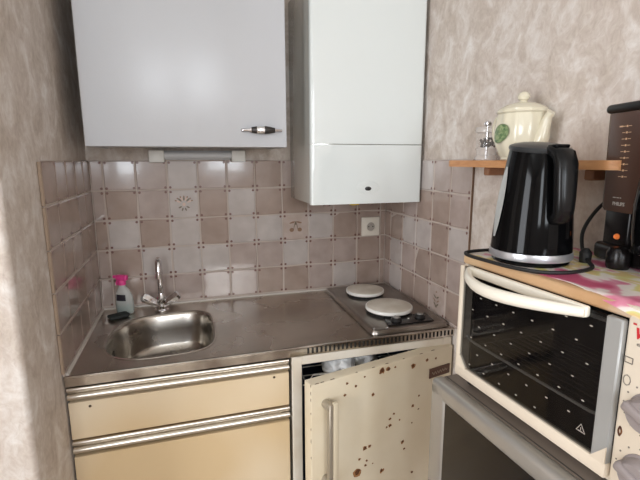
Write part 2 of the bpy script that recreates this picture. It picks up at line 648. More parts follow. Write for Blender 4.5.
sp = [(0.009, X1, True, False)] + [(X1 + k * P0, X1 + (k + 1) * P0, False, False) for k in range(10)]
sp[-1] = (sp[-1][0], X1 + 10 * P0, False, False)
sp.append((X1 + 10 * P0, WX - .009, False, True))
G = [row[:11] + 'd' for row in BACK]
struct('trim_1', tiles(lambda u, v, w: Vector((u, -w, v)), sp, G), TMATS, smooth=False)
spr = [(.0, S1 - P0, True, False)] + [(S1 - P0 + k * P0, S1 + k * P0, False, False) for k in range(5)]
struct('trim_2', tiles(lambda u, v, w: Vector((WX - w, -u, v)), spr, RIGHT), TMATS, smooth=False)
spl = [(.0, .114, False, False)] + [(.114 + k * P0, .114 + (k + 1) * P0, False, False) for k in range(4)]
struct('trim_3', tiles(lambda u, v, w: Vector((w, -u, v)), spl, LEFT), TMATS, smooth=False)
# bare cement edge of the left splashback, and the joint where the worktop meets the tiles
e = MB()
for k in range(5):
    e.box(.0005, .007 + random.uniform(0, .002), -.562, -.5545, ZT - (k + 1) * P0, ZT - k * P0 - .003, .0015, 1)
struct('trim_4', e, 'grout_edge', smooth=True)
e = MB().tube([(.0095, -.0095, .9015), (WX - .0095, -.0095, .9015)], .0045, 8, smooth=False)
e.tube([(.0095, -.0095, .9015), (.0095, -D + .004, .9015)], .0065, 8, smooth=False)
struct('trim_5', e, 'silicone', smooth=True)
struct('trim_6', MB().box(WX - .0075, WX - .0005, -.6128, -.611, ZC, ZT), 'edge_dark')

# ------------------------------------------------------------------ upper cabinet
cx0, cx1, cy, cz0, cz1 = .0585, .669, -.30, 1.5005, 2.12
t = thing('wall_cabinet', 'white wall cabinet over the sink with one wide door and a metal bow handle', 'cabinet', ((cx0 + cx1) / 2, 0, cz0))
b = MB()
b.box(cx0, cx0 + .016, cy + .019, -.001, cz0, cz1).box(cx1 - .016, cx1, cy + .019, -.001, cz0, cz1)
b.box(cx0 + .016, cx1 - .016, cy + .019, -.001, cz0 + .003, cz0 + .019).box(cx0 + .016, cx1 - .016, cy + .019, -.001, cz1 - .016, cz1)
b.box(cx0 + .016, cx1 - .016, -.006, -.001, cz0 + .019, cz1 - .016)
obj('carcass', b, 'cabinet_side', t, True)
dr = obj('door', MB().box(cx0, cx1, cy, cy + .0175, cz0, cz1, .0025, 2), 'enamel_white', t, True)
hx0, hx1, hz = .519, .652, 1.5545
h = MB()
rings = []
for k in range(25):
    u = k / 24
    x = hx0 + (hx1 - hx0) * u
    bow = math.sin(PI * u)
    hh = .0055 + .0065 * max(0, math.sin(PI * min(max((u - .15) / .7, 0), 1)))
    yc = cy - .004 - .016 * bow ** .8
    rings.append([(x, yc + .0045 * math.cos(a), hz + hh * math.sin(a)) for a in [2 * PI * i / 12 for i in range(12)]])
h.loft(rings)
h.lathe([(.0055, 0), (.0055, .006)], (hx0 + .006, cy - .006, hz), 10, axis='y').lathe([(.0055, 0), (.0055, .006)], (hx1 - .006, cy - .006, hz), 10, axis='y')
hd = obj('handle', h, 'chrome', dr, True)
for a0, a1 in ((.23, .36), (.55, .81)):
    g = MB()
    rings = []
    for k in range(9):
        u = a0 + (a1 - a0) * k / 8
        x = hx0 + (hx1 - hx0) * u
        hh = .0063 + .0065 * max(0, math.sin(PI * min(max((u - .15) / .7, 0), 1)))
        yc = cy - .0042 - .016 * math.sin(PI * u) ** .8
        rings.append([(x, yc + .0055 * math.cos(a), hz + hh * math.sin(a)) for a in [2 * PI * i / 12 for i in range(12)]])
    obj('handle_inlay', g.loft(rings), 'dark_metal', hd, True, label='dark grey inlay of the chrome handle')

# ------------------------------------------------------------------ strip light under the cabinet
t = thing('strip_light', 'short grey tube light with two white end caps under the wall cabinet', 'light', (.388, 0, 1.4595))
obj('housing', MB().box(.214, .562, -.012, -.001, 1.4605, 1.4945, .002, 1), 'batten_grey', t, True)
obj('tube', MB().lathe([(.0135, .266), (.0135, .512)], (0, -.026, 1.4775), 20, axis='x'), 'batten_grey', t, True)
for x0, x1 in ((.213, .267), (.511, .563)):
    obj('end_cap', MB().box(x0, x1, -.044, -.001, 1.452, 1.4955, .004, 2), 'plastic_white', t, True, label='white plastic end cap')

# ------------------------------------------------------------------ boiler
bx0, bx1, by, bz0, bz1, bs = .7465, 1.170, -.321, 1.305, 2.05, 1.5115
t = thing('boiler', 'tall white wall-hung gas boiler in the corner beside the wall cabinet', 'boiler', ((bx0 + bx1) / 2, 0, bz0))
obj('casing', MB().box(bx0 + .002, bx1 - .002, by + .020, -.002, bz0 + .002, bz1, .003, 2), 'boiler_side', t, True)


def cover(z0, z1):
    pts = []
    R = .012
    for k in range(7):
        a = PI + PI / 2 * k / 6
        pts.append((bx0 + R + R * math.cos(a), by + R + R * math.sin(a)))
    for k in range(7):
        a = 1.5 * PI + PI / 2 * k / 6
        pts.append((bx1 - R + R * math.cos(a), by + R + R * math.sin(a)))
    pts += [(bx1, by + .0195), (bx0, by + .0195)]
    return MB().prism(pts, z0, z1)


obj('front_cover', cover(bs + .0015, bz1), 'boiler_white', t, True)
# lower flap: front face with a shallow thumb dish round the cap
lf = cover(bz0, bs - .0015)
fl = obj('lower_flap', lf, 'boiler_white', t, True)
obj('catch_dish', MB().lathe([(.0, -.0006), (.012, -.0007), (.022, -.0011), (.033, -.0012), (.040, -.0002), (.0405, .001)], (.957, by, 1.362), 32, axis='y',
                             M=Matrix.Diagonal((1.1, 1, .55, 1))), 'boiler_white', fl, True)
obj('catch_button', MB().lathe([(.0, -.0042), (.009, -.0038), (.012, -.002), (.0125, .001)], (.957, by, 1.358), 20, axis='y', M=Matrix.Diagonal((1, 1, .6, 1))), 'boiler_cap', fl, True, label='small dark button')
for x, y, z, c in ((.835, -.22, 1.29, 'copper_pipe'), (.905, -.16, 1.292, 'copper_pipe'), (1.02, -.2, 1.29, 'copper_pipe'), (1.09, -.2, 1.294, 'copper_pipe')):
    obj('pipe_stub', MB().lathe([(.014, 0), (.014, .008), (.009, .008), (.009, .02)], (x, y, z), 14), c, t, True)
obj('gas_valve', MB().box(.925, .96, -.235, -.215, 1.291, 1.301, .003, 2).lathe([(.008, 0), (.008, .018)], (.94, -.225, 1.290), 12), 'brass_yellow', t, True, label='yellow gas valve')

# ------------------------------------------------------------------ outlet
t = thing('wall_outlet', 'square white wall socket on the tiles under the boiler', 'outlet', (1.102, -.008, 1.1715))
o = Vector((1.102, -.0085, 1.1715))
obj('plate', MB().box(1.060, 1.144, -.0175, -.0085, 1.1305, 1.2125, .003, 2), 'outlet_white', t, True)
obj('socket_ring', MB().lathe([(.0225, 0), (.0225, -.003), (.0195, -.004), (.019, -.001), (.019, .002)], (1.102, -.0175, 1.1715), 28, axis='y'), 'outlet_white', t, True)
sk = obj('socket_well', MB().lathe([(.0, 0), (.0192, 0), (.0192, .001)], (1.102, -.0182, 1.1715), 28, axis='y'), 'mark_grey', t, True)
for dx in (-.0095, .0095):
    obj('socket_hole', MB().lathe([(.0, -.0002), (.003, -.0002), (.003, .001)], (1.102 + dx, -.0186, 1.1715), 10, axis='y'), 'hole_dark', sk, True)
obj('earth_pin', MB().lathe([(.0, -.010), (.0025, -.010), (.0025, 0)], (1.102, -.0182, 1.181), 10, axis='y'), 'chrome', sk, True)

# ------------------------------------------------------------------ worktop with sink
t = thing('sink_worktop', 'stainless steel kitchenette worktop with an inset oval sink bowl', 'worktop', (WX / 2, -D / 2, .87))


def bowl_ring(s, z, ex=2.7):
    """outline of the bowl: rounder at the left, straighter at the right"""
    pts = []
    cxb, cyb, ax, ay = .237, -.309, .166, .190
    for k in range(56):
        a = 2 * PI * k / 56
        c, s_ = math.cos(a), math.sin(a)
        n = 2.5 if c < 0 else 4.4
        q = (abs(c) ** n + abs(s_) ** n) ** (-1 / n)
        pts.append(Vector((cxb + ax * s * q * c, cyb + ay * s * q * s_ + .012 * c * s, z)))
    return pts


top = MB()
R0 = bowl_ring(1.0, ZC)
# flat top as a ring of faces between the bowl outline and the rectangle
rect = []
X0w, X1w, Y0w, Y1w = .004, WX - .002, -D, -.008
for k, p in enumerate(R0):
    d = p - Vector((.237, -.306, ZC))
    t_ = min(((X1w if d.x > 0 else X0w) - .237) / d.x if abs(d.x) > 1e-6 else 9e9, ((Y1w if d.y > 0 else Y0w) + .306) / d.y if abs(d.y) > 1e-6 else 9e9)
    rect.append(Vector((.237, -.306, ZC)) + d * t_)
for cxr, cyr in ((X0w, Y0w), (X1w, Y0w), (X1w, Y1w), (X0w, Y1w)):
    k = min(range(56), key=lambda i: (rect[i] - Vector((cxr, cyr, ZC))).length)
    rect[k] = Vector((cxr, cyr, ZC))
top.loft([rect, [p + (q - p) * .12 for p, q in zip(R0, rect)], bowl_ring(1.035, ZC), bowl_ring(1.03, ZC + .0015), bowl_ring(1.0, ZC + .001)], 0, cap=False)
top.v = top.v
n_ = len(top.v)
top.box(X0w, .62, Y0w, Y0w + .0022, .869, ZC, mi=1)
top.box(.62, X1w, Y0w, Y0w + .0022, .892, ZC, mi=1)
top.box(.62, X1w, Y0w, Y0w + .0022, .869, .874, mi=1)
xs = [.666 + k * .01405 for k in range(37)]
xe = .62
for x in xs:
    if x > X1w - .01:
        break
    top.box(xe, x, Y0w, Y0w + .0022, .874, .892, mi=1)
    xe = x + .0068
top.box(xe, X1w, Y0w, Y0w + .0022, .874, .892, mi=1)
top.tube([(X0w, Y0w - .0005, ZC - .0035), (X1w, Y0w - .0005, ZC - .0035)], .0042, 10, mi=1, smooth=False)
wt = obj('worktop', top, ['steel', 'steel_lip'], t, True, angle=30)
obj('vent_backing', MB().box(.63, X1w, Y0w + .006, Y0w + .008, .871, .895), 'hole_dark', wt, True)
bw = MB()
prof = [(1.0, .001), (.975, -.002), (.955, -.012), (.93, -.06), (.90, -.11), (.84, -.135), (.70, -.145), (.4, -.15), (.12, -.152)]
bw.loft([bowl_ring(s_, ZC + z_) for s_, z_ in prof], cap=False)
bw.add(bowl_ring(.12, ZC - .152), [tuple(range(56))])
bo = obj('sink_bowl', bw, 'steel_bowl', t, True, angle=60)
obj('drain', MB().lathe([(.0, .0005), (.012, .0005), (.014, .003), (.032, .003), (.035, .0)], (.237, -.306, ZC - .1515), 24), 'chrome', bo, True)
obj('overflow_slot', MB().lathe([(.0, .0), (.014, .0), (.014, .003)], (.0895, -.345, ZC - .045), 16, axis='x'), 'hole_dark', bo, True, label='dark overflow hole')

# ------------------------------------------------------------------ mixer tap
TS = Matrix.Diagonal((1.18, 1.18, 1.0, 1))
t = thing('mixer_tap', 'chrome two-handle mixer tap standing behind the sink bowl', 'tap', (.226, -.082, ZC))
obj('tap_body', MB().lathe([(.026, 0), (.026, .006), (.020, .010), (.0195, .022), (.0255, .034), (.0245, .048), (.015, .057), (.012, .068), (.0, .069)], (0, 0, .001), 24), 'chrome', t)
pts = [(0, 0, .055), (0, 0, .11), (0, .001, .165), (.0, -.006, .192), (0, -.026, .203), (0, -.047, .194), (0, -.056, .170), (0, -.058, .145)]
obj('spout', MB().tube(pts, .0108, 14).lathe([(.0122, 0), (.0122, .018)], (0, -.058, .140), 14), 'chrome', t)
for sx in (-1, 1):
    d = Vector((sx * .82, -.16, .55)).normalized()
    Mr = d.to_track_quat('Z', 'Y').to_matrix().to_4x4()
    obj('tap_handle', MB().lathe([(.013, 0), (.013, .014), (.016, .020), (.0175, .062), (.0145, .071), (.006, .074), (.0, .074)], (sx * .006, -.006, .026), 12,
                                 M=Mr, fn=lambda a, z: 1 + .05 * math.cos(6 * a)), 'chrome', t)

# ------------------------------------------------------------------ spray bottle and dark block
t = thing('spray_bottle', 'clear spray bottle with a pink trigger head in the left back corner of the worktop', 'bottle', (.097, -.070, ZC + .001), math.radians(-25))


def oval(rx, ry, z, cx=0.0, n=24):
    return [(cx + rx * math.cos(2 * PI * k / n), ry * math.sin(2 * PI * k / n), z) for k in range(n)]


obj('bottle', MB().loft([oval(.030, .019, .0), oval(.034, .021, .004), oval(.035, .022, .04), oval(.032, .020, .066), oval(.022, .016, .090, -.003), oval(.012, .012, .104, -.005), oval(.011, .011, .112, -.005)]), 'bottle_clear', t)
obj('liquid', MB().loft([oval(.028, .017, .003), oval(.0315, .019, .006), oval(.0325, .0197, .028)]), 'cleaner_liquid', t)
obj('bottle_label', MB().loft([oval(.0352, .0222, .054), oval(.0342, .0217, .074), oval(.0335, .0212, .0745), oval(.0345, .0217, .0535)], cap=False), 'bottle_label', t) if False else None
lb = MB()
rg = []
for zz, sc in ((.052, 1.02), (.075, .93)):
    rg.append([(.0352 * sc * math.cos(a), .0222 * sc * math.sin(a), zz) for a in [math.radians(v) for v in range(235, 300, 8)]])
n_ = len(rg[0])
lb.add(rg[0] + rg[1], [(i, i + 1, n_ + i + 1, n_ + i) for i in range(n_ - 1)])
obj('bottle_label', lb, 'bottle_label', t, label='small black label')
hd = obj('trigger_head', MB().lathe([(.0135, .108), (.0145, .111), (.0135, .124), (.010, .128)], (-.005, 0, 0), 18)
         .box(-.026, .018, -.009, .009, .124, .145, .005, 3), 'spray_pink', t, label='pink trigger head')
obj('trigger', MB().tube([(-.018, 0, .127), (-.025, 0, .117), (-.025, 0, .106)], .004, 8), 'spray_pink', hd)
obj('nozzle', MB().lathe([(.0065, 0), (.0065, .010)], (-.036, 0, .137), 12, axis='x'), 'spray_pink', hd)
s = MB().box(-.034, .034, -.020, .020, 0, .013, .005, 3)  # low dark rounded block beside the bottle
o = obj('block', s, 'block_dark')
o.location = (.080, -.118, ZC + .0015)
o.rotation_euler = (0, 0, math.radians(28))
tag(o, 'small dark flat block at the foot of the spray bottle', 'block')

# ------------------------------------------------------------------ hob
t = thing('hob', 'stainless two-plate electric hob let into the right end of the worktop', 'hob', (1.03, -.29, ZC))
hx0, hx1, hy0, hy1 = .885, 1.172, -.545, -.03
hb = MB()
rings = []
for off, z in ((0, .001), (.001, .008), (.006, .0145), (.014, .0155), (.022, .0135), (.03, .0125)):
    r = []
    x0, x1, y0, y1 = hx0 + off, hx1 - off, hy0 + off, hy1 - off
    R = max(.022 - off, .004)
    for cx_, cy_, a0 in ((x1 - R, y1 - R, 0), (x0 + R, y1 - R, 90), (x0 + R, y0 + R, 180), (x1 - R, y0 + R, 270)):
        for k in range(6):
            a = math.radians(a0 + 18 * k)
            r.append((cx_ + R * math.cos(a), cy_ + R * math.sin(a), ZC + z))
    rings.append(r)
obj('hob_plate', hb.loft(rings), 'steel_hob', t, True)
for cx_, cy_, R in ((1.022, -.155, .078), (1.026, -.372, .084)):
    obj('hotplate', MB().lathe([(R - .006, 0), (R - .004, .008), (R - .008, .0095), (.02, .0095), (.018, .008), (.0, .008)], (cx_, cy_, ZC + .0125), 40), 'iron_black', t, True)
cp = obj('control_panel', MB().prism([(.958, -.512), (1.128, -.512), (1.140, -.436), (.974, -.436)], ZC + .0126, ZC + .0165), 'hob_black', t, True)
for x, y in ((1.004, -.477), (1.098, -.470)):
    kb = obj('knob', MB().lathe([(.0195, 0), (.0195, .003), (.0175, .005), (.0165, .009), (.014, .011), (.0, .0112)], (x, y, ZC + .0165), 24), 'knob_black', cp, True)
    obj('knob_cap', MB().lathe([(.0115, .0), (.0112, .0015), (.0, .002)], (x, y, ZC + .0276), 20).box(x - .0025, x + .0025, y - .012, y + .012, ZC + .0280, ZC + .0305, .001, 1), 'knob_grey', kb, True, label='grey pointer cap')
obj('pilot_light', MB().lathe([(.0035, 0), (.003, .002), (0, .0025)], (1.052, -.474, ZC + .0165), 10), 'mark_white', cp, True)
for x, y in ((.901, -.522), (.948, -.524)):
    obj('screw', MB().lathe([(.0055, 0), (.0052, .002), (.003, .0035), (.0, .004)], (x, y, ZC + .0135), 12), 'chrome', t, True)

# cream lids lying on the two hotplates
for cx_, cy_, R, lab in ((1.022, -.155, .078, 'smaller round cream hotplate lid at the back of the hob'), (1.026, -.372, .0855, 'larger round cream hotplate lid at the front of the hob')):
    c = thing('hotplate_lid', lab, 'hotplate cover', (cx_, cy_, ZC + .0225), 0, 'hotplate lids on the hob')
    obj('lid_top', MB().lathe([(.0, .0146), (R * .5, .0142), (R * .93, .0125), (R * .96, .0115), (R * .96, .009), (0, .009)], seg=48), 'hob_cream', c)
    obj('lid_rim', MB().lathe([(R * .955, .012), (R * .985, .0118), (R, .010), (R, .0015), (R * .985, 0), (R * .955, 0)], seg=48), 'hob_rim', c, label='white rim')

# ------------------------------------------------------------------ sink cabinet
t = thing('sink_cabinet', 'cream base cabinet under the sink with metal grip rails', 'cabinet', (.306, -D / 2, 0))
fy = -D + .018
b = MB()
b.box(.004, .02, fy, -.012, .10, .863).box(.594, .61, fy, -.012, .10, .863).box(.02, .594, fy, -.012, .10, .116).box(.02, .594, -.02, -.012, .116, .74)
b.box(.02, .594, fy, fy + .016, .70, .863)
obj('carcass', b, 'carcass_dark', t, True)
obj('plinth', MB().box(.004, .61, -D + .06, -D + .075, 0, .10), 'kick_dark', t, True)


def rail(z0, z1):
    """extruded aluminium grip: flat upper band, groove, rounded lower bead"""
    h_ = z1 - z0
    pr = [(0, .02 * h_), (-.010, .02 * h_)]
    for k in range(9):
        an = math.radians(-90 + 22.5 * k)
        pr.append((-.010 - .010 * math.cos(an), (.26 + .24 * math.sin(an)) * h_))
    pr += [(-.006, .52 * h_), (-.006, .60 * h_)]
    for k in range(9):
        an = math.radians(-90 + 22.5 * k)
        pr.append((-.009 - .0085 * math.cos(an), (.79 + .18 * math.sin(an)) * h_))
    pr += [(0, .98 * h_)]
    mb = MB()
    n = len(pr)
    vs = [(.005, fy + y, z0 + z) for y, z in pr] + [(.609, fy + y, z0 + z) for y, z in pr]
    mb.add(vs, [tuple(range(n)), tuple(reversed(range(n, 2 * n)))] + [(i, (i + 1) % n, n + (i + 1) % n, n + i) for i in range(n)])
    return mb


df = obj('drawer_front', MB().box(.006, .608, fy - .017, fy - .001, .7135, .8215, .0015, 1), 'cream_laminate', t, True)
obj('grip_rail', rail(.826, .866), 'alloy_rail', df, True, label='brushed metal grip rail')
for x, z in ((.058, .806), (.562, .812)):
    obj('screw', MB().lathe([(.0, -.0015), (.0035, -.0012), (.004, .0)], (x, fy - .017, z), 10, axis='y'), 'screw_dark', df, True)
dd = obj('door', MB().box(.006, .608, fy - .017, fy - .001, .105, .6605, .0015, 1), 'cream_laminate', t, True)
obj('grip_rail', rail(.667, .709), 'alloy_rail', dd, True, label='brushed metal grip rail')

# ------------------------------------------------------------------ fridge under the hob
fx0, fx1, fz1 = .618, 1.178, .866
t = thing('fridge', 'old cream under-counter fridge with rust spots and its door ajar', 'fridge', ((fx0 + fx1) / 2, -D / 2, 0))
b = MB()
b.box(fx0, fx0 + .032, -D + .004, -.03, .04, fz1, .002, 1).box(fx1 - .032, fx1, -D + .004, -.03, .04, fz1, .002, 1)
b.box(fx0 + .031, fx1 - .031, -D + .004, -.03, fz1 - .028, fz1, .002, 1).box(fx0 + .031, fx1 - .031, -D + .004, -.03, .04, .09, .002, 1)
obj('cabinet_body', b, 'fridge_frame', t, True)
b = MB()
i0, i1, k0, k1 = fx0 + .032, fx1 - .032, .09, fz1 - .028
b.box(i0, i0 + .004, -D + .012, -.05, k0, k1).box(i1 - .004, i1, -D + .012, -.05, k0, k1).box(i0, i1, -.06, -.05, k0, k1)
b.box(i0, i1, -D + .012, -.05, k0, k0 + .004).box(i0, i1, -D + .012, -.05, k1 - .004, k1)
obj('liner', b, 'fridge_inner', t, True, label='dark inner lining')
w = MB()
for y in (-.50, -.44, -.38, -.32, -.26, -.20, -.14):
    w.tube([(i0 + .006, y, .742), (i1 - .006, y, .742)], .002, 6, smooth=False)
for x in (i0 + .03, .80, .92, 1.03, i1 - .03):
    w.tube([(x, -.52, .742), (x, -.08, .742)], .0025, 6, smooth=False)
w.tube([(.686, -.52, .742), (.686, -.52, .772), (.692, -.52, .783), (.75, -.52, .781), (.84, -.52, .781), (.9, -.52, .781), (.906, -.52, .772), (.906, -.52, .742)], .002, 6, smooth=False)
obj('wire_basket', w, 'rack_wire', t, True)
obj('foot', MB().box(fx0 + .02, fx1 - .02, -D + .03, -.05, 0, .04), 'kick_dark', t, True)
# door, hinged at the right and swung 12.7 degrees open
hinge = Vector((1.1760, -.5620, 0))
left = Vector((.6412, -.6850, 0))
du = (hinge - left).normalized()                     # along the door, left to right
dn = Vector((du.y, -du.x, 0))                        # out of its front
DM = Matrix((du, dn, Vector((0, 0, 1)))).transposed().to_4x4()
DM.translation = left
DWD = (hinge - left).length
db = MB().box(0, DWD, -.042, 0, .10, .8400, .004, 3, M=DM)
spots = [(0.2025, 0.5801, 0.0048), (0.2213, 0.5815, 0.0032), (0.1764, 0.5069, 0.008), (0.2708, 0.4754, 0.0048), (0.3546, 0.5494, 0.004), (0.3619, 0.5212, 0.0026),
         (0.3002, 0.626, 0.0038), (0.2994, 0.6488, 0.0029), (0.3142, 0.6625, 0.0024), (0.3391, 0.6341, 0.0019), (0.3928, 0.6664, 0.0032), (0.4188, 0.6481, 0.0022),
         (0.419, 0.6953, 0.0024), (0.2296, 0.7531, 0.0032), (0.1278, 0.7811, 0.0026), (0.1667, 0.7983, 0.0029), (0.1356, 0.8151, 0.0026), (0.2632, 0.8242, 0.0064),
         (0.2881, 0.8219, 0.0048), (0.3144, 0.8221, 0.0024), (0.3887, 0.8077, 0.0048), (0.4482, 0.8136, 0.0035), (0.487, 0.8105, 0.0026), (0.1979, 0.82, 0.0022),
         (0.1834, 0.5489, 0.0029), (0.2112, 0.5344, 0.0024), (0.207, 0.5196, 0.0029), (0.2341, 0.5156, 0.0019), (0.3918, 0.6058, 0.0019), (0.2862, 0.6245, 0.0024), (0.2578, 0.8189, 0.0032),
         (.30, .40, .005), (.22, .33, .004), (.40, .42, .003)]
rs = random.Random(3)
for u, z, r in spots:
    r *= 1.25
    u -= .0155
    for q, (sc, mi, lift) in enumerate(((1.55, 2, .0003), (1.0, 1, .0006))):
        pts = []
        for k in range(11):
            a = 2 * PI * k / 11
            rr = r * sc * rs.uniform(.6, 1.25)
            pts.append(DM @ Vector((u + rr * math.cos(a), lift, z + rr * .9 * math.sin(a))))
        db.add(pts, [tuple(range(11))], mi)
# rust along the top and left door edges
for u in (.012, .03, .062, .15, .21, .26, .33, .40, .45):
    L_ = rs.uniform(.008, .022)
    db.add([DM @ Vector(p) for p in ((u, -.0012, .8402), (u + L_, -.0012, .8402), (u + L_ * .8, -.0045, .8406), (u + L_ * .2, -.004, .8406))], [(0, 1, 2, 3)], 1)
for z in (.833, .81, .79, .75, .70, .66, .61):
    L_ = rs.uniform(.006, .014)
    db.add([DM @ Vector(p) for p in ((-.0004, -.001, z), (-.0004, -.004, z + L_ * .3), (-.0004, -.003, z + L_), (-.0004, -.0005, z + L_))], [(0, 1, 2, 3)], 1)
dr = obj('door', db, ['fridge_cream', 'rust', 'rust_light'], t, True)
g = MB()
for a, b_, c, d in ((.016, DWD - .016, .81, .828), (.016, DWD - .016, .115, .133), (.016, .034, .133, .81), (DWD - .034, DWD - .016, .133, .81)):
    g.box(a, b_, -.050, -.0422, c, d, .003, 1, M=DM)
obj('gasket', g, 'gasket', dr, True)
hg = obj('handle', MB().box(.048, .066, .032, .043, .515, .793, .003, 2, M=DM), 'handle_cream', dr, True)
obj('handle_side', MB().box(.036, .048, .024, .042, .518, .790, .002, 1, M=DM), 'handle_grey', hg, True, label='grey side strip of the handle')
for z in (.775, .533):
    obj('handle_mount', MB().lathe([(.0135, .0005), (.0135, .030), (.012, .033)], (0, 0, 0), 18, axis='y', M=DM @ Matrix.Translation((.046, 0, z))), 'handle_grey', hg, True)
bd = obj('nameplate', MB().box(.443, .536, .0003, .003, .744, .779, .0012, 1, M=DM), 'badge_brown', dr, True, label='small brown nameplate')
Mt = DM @ Matrix.Translation((.468, .0033, .755)) @ Matrix.Rotation(PI / 2, 4, 'X')
sw = MB()
pts = []
for k in range(30):
    u = k / 29
    pts.append(DM @ Vector((.454 + .068 * u, .0035, .760 + .005 * math.sin(u * 38) + .003 * u)))
sw.tube(pts, .0009, 5, smooth=False)
obj('script_lettering', sw, 'badge_text', bd, True)


# crumpled plastic bags showing over the door
def bag(name, lab, loc, rx, ry, rz, seed):
    b = bmesh.new()
    bmesh.ops.create_icosphere(b, subdivisions=4, radius=1)
    rg_ = random.Random(seed)
    dirs = [Vector((rg_.gauss(0, 1), rg_.gauss(0, 1), rg_.gauss(0, 1))).normalized() for _ in range(46)]
    for v in b.verts:
        d_ = v.co.normalized()
        k = 1.0
        for q, e_ in enumerate(dirs):
            c_ = d_.dot(e_)
            if c_ > .86:
                k += (.17 if q % 2 else -.22) * (c_ - .86) / .14
        v.co = Vector((d_.x * rx * k, d_.y * ry * k, max(d_.z * rz * k, -rz * .8)))
    o = obj(name, MB().bm(b), 'bag_plastic', angle=20)
    o.location = loc
    return tag(o, lab, 'plastic bag', 'plastic bags in the fridge')


bag('plastic_bag', 'whitish crumpled plastic bag in the fridge, the larger left one', (.800, -.487, .792), .047, .045, .040, 5)
bag('plastic_bag', 'smaller greyish crumpled plastic bag in the fridge, right of the larger one', (.885, -.478, .792), .036, .042, .042, 9)

# ------------------------------------------------------------------ shelf on the right wall
t = thing('wall_shelf', 'narrow wooden shelf on the right wall holding the teapot', 'shelf', (WX, -.9, 1.4365))
sh = MB()
R = .03
pts = [(WX - .001, -.602), (WX - .001, -1.158)]
for k in range(7):
    a = math.radians(-90 - 15 * k)
    pts.append((1.085 + R + R * math.cos(a), -1.158 + R + R * math.sin(a)))
for k in range(7):
    a = math.radians(180 - 15 * k)
    pts.append((1.085 + R + R * math.cos(a), -.602 - R + R * math.sin(a)))
obj('board', sh.prism(pts, 1.4385, 1.4565), 'shelf_wood', t, True)
for y in (-.735, -1.06):
    obj('bracket', MB().box(WX - .055, WX - .001, y - .011, y + .011, 1.4155, 1.4383, .003, 1), 'bracket_wood', t, True)

# ------------------------------------------------------------------ pepper mill
t = thing('pepper_mill', 'small clear pepper mill on the left end of the wooden shelf', 'pepper mill', (1.118, -.748, 1.457))
obj('base', MB().lathe([(.030, 0), (.031, .003), (.030, .008), (.026, .013), (.027, .026), (.029, .030), (.027, .033)], seg=28), 'clear_glass', t)
obj('glass_body', MB().lathe([(.026, .033), (.0285, .036), (.0285, .066), (.026, .071)], seg=28), 'mill_glass', t)
pc = MB()
rp_ = random.Random(1)
for k in range(70):
    a, rr, z = rp_.uniform(0, 2 * PI), .020 * math.sqrt(rp_.random()), rp_.uniform(.036, .058)
    b = bmesh.new()
    bmesh.ops.create_icosphere(b, subdivisions=1, radius=.0032)
    pc.bm(b, 0, Matrix.Translation((rr * math.cos(a), rr * math.sin(a), z)))
o = obj('peppercorns', pc, 'pepper', t, label='dark peppercorns')
o['kind'] = 'stuff'
obj('grinder_stem', MB().lathe([(.004, .004), (.004, .092)], seg=10), 'chrome', t)
obj('cap', MB().lathe([(.026, .071), (.031, .073), (.032, .079), (.029, .086), (.015, .089), (.010, .091)], seg=28), 'clear_glass', t)
obj('top_knob', MB().lathe([(.006, .090), (.009, .093), (.0095, .098), (.006, .102), (0, .103)], seg=18), 'chrome', t)

# ------------------------------------------------------------------ teapot
t = thing('teapot', 'cream ceramic teapot with a green oval picture on the wooden shelf', 'teapot', (1.122, -.868, 1.457), math.radians(-82))
# local +x points to the spout
flute = lambda a, z: 1 + .022 * math.cos(12 * a) * (1 if z > .01 else 0)
obj('pot_body', MB().lathe([(.040, 0), (.043, .002), (.043, .007), (.047, .012), (.0565, .035), (.0600, .055), (.0600, .075), (.0575, .095), (.055, .108), (.0585, .112), (.0575, .116), (.050, .116)], seg=72, fn=flute), 'teapot_cream', t)
ld = obj('lid', MB().lathe([(.0555, .1155), (.056, .119), (.050, .124), (.036, .131), (.022, .1345), (.010, .137), (.008, .140)], seg=40), 'teapot_cream', t)
obj('lid_knob', MB().lathe([(.006, .139), (.012, .1425), (.0145, .149), (.012, .156), (.006, .160), (.0, .161)], seg=20), 'teapot_cream', ld)
obj('spout', MB().tube([(.046, 0, .030), (.058, 0, .050), (.064, 0, .075), (.070, 0, .094), (.079, 0, .106)], [.020, .018, .013, .010, .0090], 14), 'teapot_cream', t)
obj('pot_handle', MB().tube([(-.054, 0, .102), (-.072, 0, .106), (-.084, 0, .088), (-.082, 0, .060), (-.070, 0, .040), (-.056, 0, .034)], .006, 10), 'teapot_cream', t)
md = MB()
an0 = math.radians(264)


def wrap(u, v, off):
    a = an0 + u / .0605
    return Vector(((.0622 + off) * math.cos(a), (.0622 + off) * math.sin(a), .062 + v))


for rx_, ry_, mi, off in ((.024, .0225, 1, .0002), (.0215, .0202, 0, .0006)):
    ring = [[wrap(rx_ * f_ * math.cos(2 * PI * k / 28) + .25 * ry_ * f_ * math.sin(2 * PI * k / 28), ry_ * f_ * math.sin(2 * PI * k / 28), off) for k in range(28)] for f_ in (1, .7, .35, .05)]
    md.loft(ring, mi, cap=False)
obj('oval_picture', md, ['teapot_green', 'teapot_rim'], t, label='green oval picture of leaves')

# ------------------------------------------------------------------ side table, microwave
t = thing('side_table', 'plain wooden side table standing under the microwave', 'table', (1.015, -1.2, 0))
obj('table_top', MB().box(.83, 1.178, -1.455, -.945, .655, .6835, .004, 2), 'table_wood', t, True)
for x in (.85, 1.135):
    for y in (-1.44, -.985):
        obj('leg', MB().box(x, x + .032, y, y + .032, 0, .6545, .003, 1), 'table_wood', t, True)

